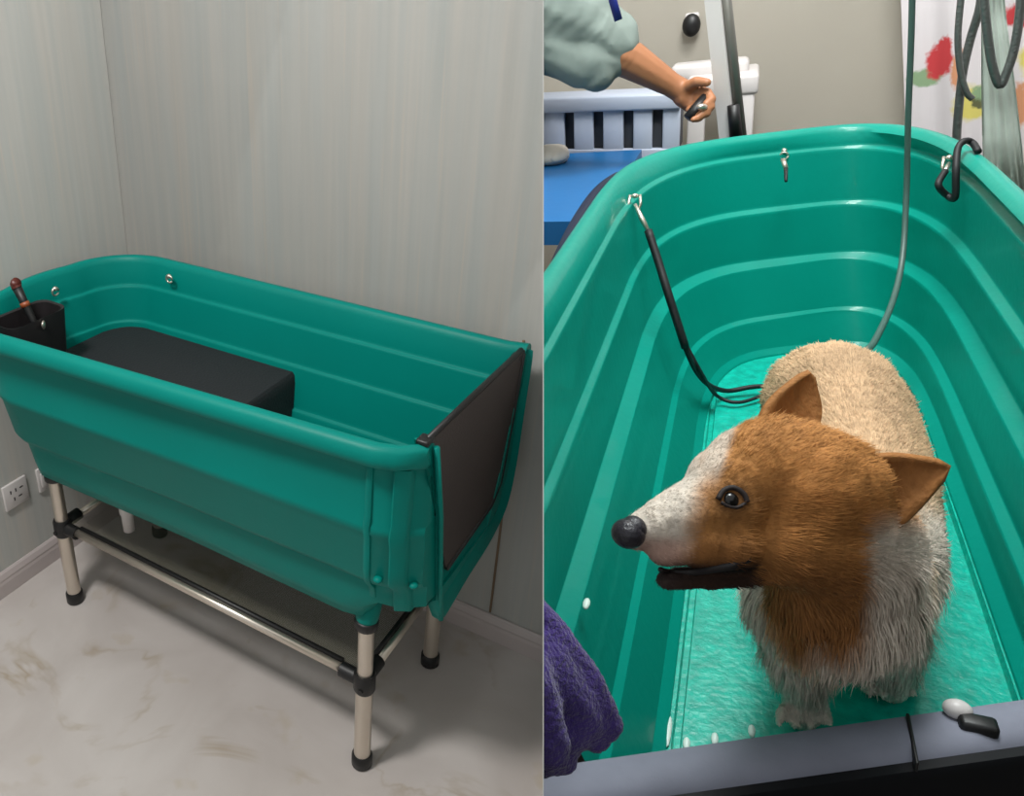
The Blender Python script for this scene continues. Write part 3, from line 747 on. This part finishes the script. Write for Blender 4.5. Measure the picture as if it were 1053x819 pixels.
# blue strap at top
bm = bmesh.new(); b_tube(bm, [Rat(624, -30, 1.8), Rat(630, 0, 1.8), Rat(636, 21, 1.8)], .008, 8)
tag(link('lanyard', bm, mat('navy_strap', srgb(18, 34, 120), .6), None, Matrix.Translation(Rat(636, 21, 1.8))), 'dark blue strap end hanging beside the sleeve of the person', 'strap')

# ---- remeshed organic shapes
def capsules_mesh(caps, voxel, smooth_it=4, clip=0):
    bm = bmesh.new()
    for (p, r, q, s) in caps:
        p, q = Vector(p), Vector(q); n = max(2, int((q-p).length/(min(r, s)*.35))+1); n = min(n, 14)
        for k in range(n+1):
            t = k/n; b_ell(bm, p.lerp(q, t), *([r+(s-r)*t]*3), sub=2)
    me = bpy.data.meshes.new('t'); bm.to_mesh(me); bm.free()
    o = bpy.data.objects.new('t', me); C.objects.link(o)
    m = o.modifiers.new('r', 'REMESH'); m.mode = 'VOXEL'; m.voxel_size = voxel
    m = o.modifiers.new('s', 'SMOOTH'); m.iterations = smooth_it; m.factor = .6
    dg = bpy.context.evaluated_depsgraph_get(); dg.update()
    me2 = bpy.data.meshes.new_from_object(o.evaluated_get(dg))
    bpy.data.objects.remove(o); bm = bmesh.new(); bm.from_mesh(me2); bpy.data.meshes.remove(me2)
    return bm
def proj(p):
    d = p-CAM; x = d.x; z = d.y*math.cos(PITCH)-d.z*math.sin(PITCH); y = -d.y*math.sin(PITCH)-d.z*math.cos(PITCH)
    return PX+F*x/z, PY+F*y/z, z
def cap(a, b):   # (px,py,t,r_px)
    return (W(*a[:3]), a[3]*a[2]/F, W(*b[:3]), b[3]*b[2]/F)

# person: arm reaching from the left
TA = 1.95
def A4(x, y, r, dt=0): return (x, y, TA+dt, r)
caps = [cap(A4(540, 12, 34), A4(600, 40, 27)), cap(A4(600, 40, 26), A4(648, 62, 19)), cap(A4(648, 62, 19), A4(688, 86, 12.5)), cap(A4(688, 86, 12), A4(702, 94, 12.5)),
        cap(A4(702, 94, 12), A4(716, 98, 12)), cap(A4(702, 100, 10), A4(714, 108, 10))]
# fingers curled round the tool, thumb on top
fing = [((716, 94), (727, 95), (732, 102), (726, 107), 5.0), ((716, 101), (727, 103), (731, 110), (724, 114), 5.0), ((714, 108), (724, 111), (727, 117), (720, 119), 4.6), ((709, 113), (717, 117), (719, 122), (713, 123), 4.2)]
for a, b_, c_, d_, r in fing:
    caps += [cap(A4(*a, r, -.02), A4(*b_, r, -.05)), cap(A4(*b_, r, -.05), A4(*c_, r*.92, -.065)), cap(A4(*c_, r*.92, -.065), A4(*d_, r*.8, -.07))]
caps += [cap(A4(706, 90, 6.5, -.02), A4(716, 84, 5.6, -.05)), cap(A4(716, 84, 5.6, -.05), A4(727, 85, 4.6, -.07))]
bm = capsules_mesh(caps, .0035, 4); divide(bm, 1)
m_skin = mat('skin', srgb(164, 110, 76), .5, var=.08, vscale=14)
person = link('person', bm, m_skin, None, Matrix.Translation(W(690, 110, TA)))
tag(person, 'forearm and hand of a person in pale grey-green sleeve reaching over the blue table', 'person')
caps = [cap(A4(535, 0, 52), A4(585, 22, 44)), cap(A4(585, 22, 43), A4(622, 42, 33)), cap(A4(560, 45, 30), A4(600, 62, 26)), cap(A4(600, 62, 26), A4(622, 62, 22)), cap(A4(612, 70, 20), A4(614, 80, 16))]
bm = capsules_mesh(caps, .006, 5)
for v in bm.verts: v.co += Vector(noise.noise_vector(v.co*14))*.012
divide(bm, 1)
link('sleeve', bm, mat('grey_green_shirt', srgb(126, 138, 132), .85, var=.1, vscale=9), person)
cp = W(716, 112, TA-.055)
cl_ = thing('clipper', 'small black grooming clipper with a silver spot held in the hand over the crate', 'clipper', Matrix.Translation(cp))
bm = bmesh.new(); b_tube(bm, [W(708, 122, TA-.045), W(716, 113, TA-.05), W(726, 100, TA-.05)], [.013, .015, .012], 12); link('clipper_body', bm, m_black, cl_)
bm = bmesh.new(); b_ell(bm, W(722, 110, TA-.078), .013, .008, .008, sub=2); plabel(link('clipper_spot', bm, m_steel, cl_), 'silver spot')  # pale steel ellipsoid set on the clipper body

# ---- purple towel at lower left
TB = .70
def tq(x, y, r, d=0): return (x, y, TB+d, r)
bm = capsules_mesh([cap(tq(540, 628, 22), tq(572, 652, 16)), cap(tq(572, 652, 16), tq(606, 700, 16)), cap(tq(606, 700, 16), tq(628, 744, 14)), cap(tq(628, 744, 14), tq(612, 762, 13)),
  cap(tq(540, 670, 40), tq(580, 710, 32)), cap(tq(580, 710, 32), tq(600, 740, 24)), cap(tq(545, 730, 36), tq(585, 752, 24)), cap(tq(520, 700, 40, -.02), tq(566, 775, 19, -.03)), cap(tq(540, 765, 34), tq(575, 778, 20)), cap(tq(540, 690, 26, -.03), tq(575, 765, 13, -.035))], .0035, 5)
bm.normal_update()
for v in bm.verts:
    v.co += v.normal*(.0013*noise.noise(v.co*260)+.0015*noise.noise(v.co*50))
divide(bm, 1)
tag(link('towel', bm, mat('purple_terry', srgb(62, 42, 120), .95, bump=.9, bscale=260, sheen=.3, var=.25, vscale=20), None, Matrix.Translation(W(580, 790, .7))), 'fluffy purple towel draped at the near left end of the wet bath', 'towel')

# ---- the corgi
HT = .68
def Q(x, y, t, r): return (x, y, t, r)
caps = [
 # trunk
 cap(Q(855, 416, 1.15, 66), Q(862, 430, 1.10, 68)), cap(Q(862, 430, 1.10, 68), Q(880, 500, .98, 72)), cap(Q(880, 500, .98, 72), Q(876, 565, .88, 80)),
 cap(Q(876, 565, .88, 78), Q(852, 610, .82, 78)), cap(Q(850, 600, .82, 76), Q(864, 624, .84, 60)), cap(Q(864, 622, .84, 56), Q(884, 634, .86, 48)),
 # neck
 cap(Q(858, 560, .80, 80), Q(832, 520, .74, 72)),
 # skull, cheeks, brow
 cap(Q(812, 500, .70, 70), Q(842, 505, .715, 66)), cap(Q(795, 478, .70, 52), Q(770, 484, .69, 46)), cap(Q(770, 490, .69, 46), Q(748, 500, .685, 42)),
 cap(Q(800, 550, .69, 50), Q(840, 560, .71, 52)), cap(Q(840, 570, .72, 48), Q(832, 612, .75, 36)),
 cap(Q(730, 480, .70, 16), Q(738, 478, .70, 20)),
 # muzzle
 cap(Q(742, 520, .68, 42), Q(705, 530, .672, 33)), cap(Q(705, 530, .672, 32), Q(672, 542, .668, 24)), cap(Q(672, 542, .668, 24), Q(655, 549, .666, 18)),
 cap(Q(720, 555, .665, 26), Q(682, 567, .665, 17)), cap(Q(750, 560, .668, 30), Q(720, 560, .665, 24)),
 # lower jaw
 cap(Q(775, 583, .685, 20), Q(735, 592, .680, 15)), cap(Q(735, 592, .680, 15), Q(684, 597, .675, 11)),
 # front legs
 cap(Q(822, 655, .85, 36), Q(826, 700, .885, 23)), cap(Q(826, 700, .885, 23), Q(827, 724, .90, 20)), cap(Q(826, 722, .905, 20), Q(825, 732, .895, 19)),
 cap(Q(908, 640, .88, 36), Q(914, 680, .915, 22)), cap(Q(914, 680, .915, 21), Q(916, 700, .935, 18)), cap(Q(916, 698, .935, 18), Q(916, 706, .925, 17)),
]
# toes
for cx, cy, t, s in ((826, 733, .885, 1.15), (917, 705, .916, 1.0)):
    for k in range(4):
        x = cx+(k-1.5)*12.5*s; caps.append(cap(Q(x, cy-4, t, 5.4*s), Q(x+(k-1.5)*3, cy+9*s+(3 if k in (1, 2) else 0), t-.012, 4.4*s)))
# hind legs: thigh, hock, paw (on the far side of the trunk)
for sgn, off in ((-1, -.065), (1, .065)):
    c0 = Rw(.135+off*.55, 1.17, .61); c1 = Rw(.13+off*.8, 1.11, .70); c2 = Rw(.12+off*1.1, 1.19, .735); c3 = Rw(.12+off*1.1, 1.17, .783); c4 = Rw(.12+off*1.1, 1.13, .785)
    caps += [(c0, .050, c1, .034), (c1, .032, c2, .020), (c2, .019, c3, .016), (c3, .016, c4, .014)]
bm = capsules_mesh(caps, .0038, 6)
bm.normal_update()
# fur relief: tufts running down the coat
for v in bm.verts:
    x, y, t = proj(v.co)
    p = v.co
    fine = noise.noise(Vector((p.x*120, p.y*120, p.z*45)))
    amp = .0012
    fluff = max(0, min(1, (y-560)/60))*max(0, min(1, (t-.70)/.06))*max(0, min(1, (715-y)/25))
    big = noise.noise(Vector((p.x*42, p.y*42, p.z*14)))
    v.co += v.normal*(amp*fine+fluff*(.002*fine+.005*big))
m_dog = bpy.data.materials.new('corgi_coat'); m_dog.use_nodes = True
nt = m_dog.node_tree; N = nt.nodes; L = nt.links; b = N['Principled BSDF']; b.inputs['Roughness'].default_value = .75; b.inputs['Specular IOR Level'].default_value = .25
at = N.new('ShaderNodeVertexColor'); at.layer_name = 'coat'
nz = N.new('ShaderNodeTexNoise'); nz.inputs['Scale'].default_value = 130; nz.inputs['Detail'].default_value = 5
tcn = N.new('ShaderNodeTexCoord'); mpn = N.new('ShaderNodeMapping'); mpn.inputs['Scale'].default_value = (1, 1, .35); L.new(tcn.outputs['Object'], mpn.inputs[0]); L.new(mpn.outputs[0], nz.inputs['Vector'])
mrn = N.new('ShaderNodeMapRange'); mrn.inputs[1].default_value = .3; mrn.inputs[2].default_value = .7; mrn.inputs[3].default_value = .85; mrn.inputs[4].default_value = 1.12; L.new(nz.outputs[0], mrn.inputs[0])
hv = N.new('ShaderNodeVectorMath'); hv.operation = 'SCALE'; L.new(at.outputs[0], hv.inputs[0]); L.new(mrn.outputs[0], hv.inputs['Scale']); L.new(hv.outputs[0], b.inputs['Base Color'])
bpn = N.new('ShaderNodeBump'); bpn.inputs['Strength'].default_value = .7; bpn.inputs['Distance'].default_value = .004; L.new(nz.outputs[0], bpn.inputs['Height']); L.new(bpn.outputs[0], b.inputs['Normal'])
dogM = MR(Rw(.13, .98, .795))
ORANGE = np.array(srgb(180, 124, 68)[:3]); WHITE = np.array(srgb(216, 204, 190)[:3]); TAN = np.array(srgb(204, 170, 134)[:3]); BROWN = np.array(srgb(128, 82, 46)[:3]); DARK = np.array(srgb(14, 10, 12)[:3]); PINK = np.array(srgb(178, 132, 118)[:3])
def sm(x, a, b):
    t = max(0, min(1, (x-a)/(b-a))); return t*t*(3-2*t)
def coat(p):
    x, y, t = proj(p)
    n1 = noise.noise(p*22)*14; n2 = noise.noise(p*55)*6
    xx, yy = x+n2, y+n1; n3c = noise.noise(Vector((p.x*70, p.y*70, p.z*12)))
    c = TAN*(1-.18*sm(noise.noise(p*12), -.2, .5))
    if t > .93 and y < 560: return c
    # head zone mask
    c = c*(1-sm(yy, 500, 560))+WHITE*sm(yy, 500, 560) if t > .80 else c
    head = 1-sm(t, .775, .81)
    o = ORANGE.copy()
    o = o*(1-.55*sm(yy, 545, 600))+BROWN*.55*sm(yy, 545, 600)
    white_chest = sm(yy-1.2*18*n3c+.22*abs(x-835)-.0, 652, 694)
    o = o*(1-white_chest)+WHITE*white_chest
    # white neck on the right behind the ear
    wr = sm(x, 880, 905)*sm(y, 520, 560); o = o*(1-wr)+WHITE*wr
    # blaze and muzzle
    mz = 1-sm(xx+.25*(yy-500), 705, 735)
    o = o*(1-mz)+WHITE*mz
    fo = (1-sm(abs(x-735+.3*(y-470)), 6, 16))*(1-sm(yy, 480, 505)); o = o*(1-fo*.8)+WHITE*fo*.8
    lipl = sm(yy, 548, 566)*(1-sm(x, 765, 785))*(1-sm(x, 655, 645) if x < 655 else 1); o = o*(1-lipl*.35)+BROWN*lipl*.35
    pk = sm(y, 548, 560)*(1-sm(x, 690, 715)); o = o*(1-pk*.6)+PINK*pk*.6
    lip = math.exp(-((y-(588-.02*(x-680)))/8.5)**2)*(1-sm(x, 772, 786)); o = o*(1-lip)+DARK*lip
    jaw = sm(y, 588, 594)*(1-sm(x, 770, 785)); o = o*(1-jaw*.9)+DARK*2*jaw*.9  # lower jaw darkened in the coat colour for its shadow
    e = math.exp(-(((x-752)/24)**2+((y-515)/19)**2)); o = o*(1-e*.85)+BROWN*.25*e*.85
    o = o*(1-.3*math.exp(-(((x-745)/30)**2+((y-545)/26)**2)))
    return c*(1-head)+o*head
dog_bm = bm
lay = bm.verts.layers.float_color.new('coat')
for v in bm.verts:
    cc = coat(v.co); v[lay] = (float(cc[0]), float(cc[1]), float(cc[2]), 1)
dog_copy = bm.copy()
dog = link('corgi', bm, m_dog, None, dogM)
tag(dog, 'orange and white corgi standing in the wet bath with head turned left', 'dog')
# ears
def ear(base1, tip, base2, back, lab):
    """leaf shaped cup: base1/base2 corners and tip, back = thickness direction"""
    bm = bmesh.new(); n = 10; A = [W(*base1)]; 
    rows = []
    b1, b2, tp = W(*base1), W(*base2), W(*tip)
    for i in range(n+1):
        t = i/n; w_ = (1-t)**.75
        m = (b1+b2)/2*(1-t)+tp*t; hw = (b2-b1)/2*w_*(1+.25*math.sin(math.pi*t))
        rows.append([m+hw*s+back*(.014*(1-abs(s)**2)*(1-t)**.5) for s in np.linspace(-1, 1, 9)])
    b_loft(bm, rows); bmesh.ops.remove_doubles(bm, verts=bm.verts, dist=1e-5)
    bmesh.ops.solidify(bm, geom=bm.faces[:], thickness=.006)
    l2 = bm.verts.layers.float_color.new('coat')
    for v in bm.verts:
        f_ = noise.noise(v.co*40)*.12
        cc = (ORANGE*.5+BROWN*.5)*(1+f_); v[l2] = (*[float(q) for q in cc], 1)
    o = link('ear', bm, m_dog, dog); plabel(o, lab); return o
ear((786, 430, .735), (834, 384, .76), (842, 440, .75), c2w(.2, .3, .8), 'brown upright ear')
ear((882, 478, .715), (976, 482, .70), (900, 556, .71), c2w(.1, -.2, .9), 'brown ear pointing right')
# nose, eye, mouth
from mathutils.bvhtree import BVHTree
tree = BVHTree.FromBMesh(dog_copy)
def skinp(px, py, off=0):
    r = W(px, py, 1)-CAM; h = tree.ray_cast(CAM, r.normalized())
    if h[0] is None or proj(h[0])[2] > .72: return W(px, py, .668), -r.normalized()
    return h[0]+h[1]*off, h[1]
bm = bmesh.new(); b_ell(bm, W(646, 549, .655), .0130, .013, .0118, sub=3); b_ell(bm, W(652, 543, .656), .0095, .011, .009, sub=3)
m_nose = mat('wet_nose', srgb(34, 32, 40), .35, bump=.3, bscale=300)
plabel(link('nose', bm, m_nose, dog), 'dark wet nose')
m_eye = mat('eye_gloss', srgb(10, 7, 7), .22)
bm = bmesh.new(); ec, enm = skinp(752, 514); b_ell(bm, ec-enm*.0040, .0072, .0072, .0072, sub=3); plabel(link('eye', bm, m_eye, dog), 'dark eye')
m_lid = mat('dark_lid', srgb(30, 18, 15), .7)
for pts_, r_ in (([(738, 514), (744, 505), (754, 502), (764, 508), (768, 517)], .0022), ([(741, 517), (749, 521), (758, 522), (766, 518)], .0014)):
    bm = bmesh.new(); b_tube(bm, catmull([skinp(x, y, .0006)[0] for x, y in pts_], 5), r_, 8)
    plabel(link('eyelid', bm, m_lid, dog), 'dark brown eyelid')
bm = bmesh.new(); mp_ = [skinp(x, y, -.001)[0] for x, y in ((679, 586), (690, 587), (712, 587), (735, 585), (755, 582), (772, 576))]
b_tube(bm, catmull(mp_, 5), [.0022]*6+[.0042]*15+[.0025]*5, 10)
plabel(link('mouth', bm, mat('mouth_dark', srgb(16, 8, 10), .5), dog), 'dark open mouth')
# fur: fine tapered hairs over the coat
rng = np.random.default_rng(3)
bm = dog_copy; bmesh.ops.triangulate(bm, faces=bm.faces[:]); bm.verts.ensure_lookup_table(); bm.normal_update()
lay = bm.verts.layers.float_color['coat']
V0 = np.array([v.co for v in bm.verts]); NN = np.array([v.normal for v in bm.verts]); CC = np.array([v[lay] for v in bm.verts])[:, :3]
T = np.array([[v.index for v in f.verts] for f in bm.faces]); bm.free()
e1_ = V0[T[:, 1]]-V0[T[:, 0]]; e2_ = V0[T[:, 2]]-V0[T[:, 0]]; ar = np.linalg.norm(np.cross(e1_, e2_), axis=1)
NH = 90000
idx = rng.choice(len(T), NH, p=ar/ar.sum()); r1 = rng.random((NH, 1))**.5; r2 = rng.random((NH, 1))
wa, wb, wc = 1-r1, r1*(1-r2), r1*r2
Pp = V0[T[idx, 0]]*wa+V0[T[idx, 1]]*wb+V0[T[idx, 2]]*wc
Nn = NN[T[idx, 0]]*wa+NN[T[idx, 1]]*wb+NN[T[idx, 2]]*wc; Nn /= np.linalg.norm(Nn, axis=1)[:, None]
Cc = CC[T[idx, 0]]*wa+CC[T[idx, 1]]*wb+CC[T[idx, 2]]*wc
rd, rn, rt = np.array(RD), np.array(RN), np.array(RT)
dd_ = Pp-np.array(CAM); zc = dd_[:, 1]*math.cos(PITCH)-dd_[:, 2]*math.sin(PITCH); yc = -dd_[:, 1]*math.sin(PITCH)-dd_[:, 2]*math.cos(PITCH)
qx = PX+F*dd_[:, 0]/zc; qy = PY+F*yc/zc
ishead = np.clip((.79-zc)/.04, 0, 1)
# combing: trunk towards the rump, chest down, head away from the nose
flow = np.outer(1-ishead, rd*.8-rn*.45)
nosep = np.array(W(648, 548, .665)); hd = Pp-nosep; hd /= np.linalg.norm(hd, axis=1)[:, None]
flow += hd*ishead[:, None]
chest = np.clip((qy-560)/50, 0, 1)*np.clip((zc-.69)/.05, 0, 1); flow = flow*(1-chest)[:, None]+np.outer(chest, -rn-.15*rd)
paw = np.clip((qy-695)/15, 0, 1)*(zc > .86)
tang = flow-Nn*np.sum(flow*Nn, axis=1)[:, None]; tang /= np.linalg.norm(tang, axis=1)[:, None]+1e-6
face = np.clip((775-qx)/40, 0, 1)*ishead
ln_ = (.011*(1-ishead)+.012*ishead)*(1-face*.62)+.016*chest; ln_ *= (1-paw*.88)*(.7+.6*rng.random(NH))
clump = np.array([noise.noise(Vector(p*38)) for p in Pp]); ln_ *= 1+.5*clump*chest
jit = rng.normal(0, .16, (NH, 3))
lift = (.32+.1*chest-.14*face)[:, None]
d1 = tang+Nn*lift+jit*.6; d2 = tang+Nn*lift*.25+jit-np.outer(chest, rn)*.4
d1 /= np.linalg.norm(d1, axis=1)[:, None]; d2 /= np.linalg.norm(d2, axis=1)[:, None]
M1 = Pp+d1*(ln_*.5)[:, None]; E1_ = M1+d2*(ln_*.5)[:, None]
wd = np.cross(tang, Nn); wdt = (.00038+.00022*chest+.0001*(1-ishead))[:, None]
Pp = Pp-Nn*.001
allv = np.stack([Pp-wd*wdt, Pp+wd*wdt, M1+wd*wdt*.8, M1-wd*wdt*.8, E1_], 1).reshape(-1, 3)
base = np.arange(NH)*5
Mi = np.array(WM[dog.name].inverted()); allv = allv @ Mi[:3, :3].T+Mi[:3, 3]
me = bpy.data.meshes.new('fur'); me.vertices.add(len(allv)); me.vertices.foreach_set('co', allv.ravel())
quads = np.stack([base, base+1, base+2, base+3], 1); tris = np.stack([base+3, base+2, base+4], 1)
me.loops.add(NH*7); me.loops.foreach_set('vertex_index', np.concatenate([quads.ravel(), tris.ravel()]).astype(np.int32))
me.polygons.add(NH*2); me.polygons.foreach_set('loop_start', np.concatenate([np.arange(NH)*4, NH*4+np.arange(NH)*3]).astype(np.int32))
me.update(); me.validate()
vc = me.attributes.new('coat', 'FLOAT_COLOR', 'POINT'); sh = rng.uniform(.82, 1.15, (NH, 1))
cols_ = np.concatenate([np.clip(Cc*sh, 0, 1), np.ones((NH, 1))], 1).repeat(5, axis=0); vc.data.foreach_set('color', cols_.ravel())
me.materials.append(m_dog); me.shade_smooth()
fur = bpy.data.objects.new('fur', me); C.objects.link(fur); fur.parent = dog; fur['kind'] = 'stuff'; fur['label'] = 'fine fur of the coat'
# foam flecks
m_sparkle = mat('sparkle', srgb(210, 228, 220), .4)
fs = []
bm = bmesh.new(); b_ell(bm, Vector((0, 0, 0)), .004, .009, .0025, sub=2)  # white blobs stand in for specular sparkles on the wet plastic
for v in bm.verts: v.co += Vector(noise.noise_vector(v.co*300))*.001
f0_ = link('sparkle_fleck', bm, m_sparkle, None, Matrix.Identity(4))
def on_left(px, py):   # on the ledge of the left inner wall
    return Rray(px, py, .622)
spots = [(603, 621, .615, 'white foam fleck on the left inner wall, above the purple towel'), (687, 752, .792, 'long white foam fleck in the left floor groove near the front gate'),
         (706, 765, .793, 'white foam fleck on the standing panel, leftmost along the front gate'), (735, 760, .793, 'white foam fleck on the standing panel, second along the front gate'), (773, 752, .793, 'white foam fleck on the standing panel, nearest the left paw')]
for i, (x, y, h, lab) in enumerate(spots):
    o = f0_ if i == 0 else f0_.copy()
    if i: C.objects.link(o)
    o.matrix_world = MR(Rray(x, y, h)) @ Matrix.Diagonal((1, 2.6 if i == 1 else 1, 1, 1))
    tag(o, lab, 'sparkle', 'foam flecks in the wet bath')
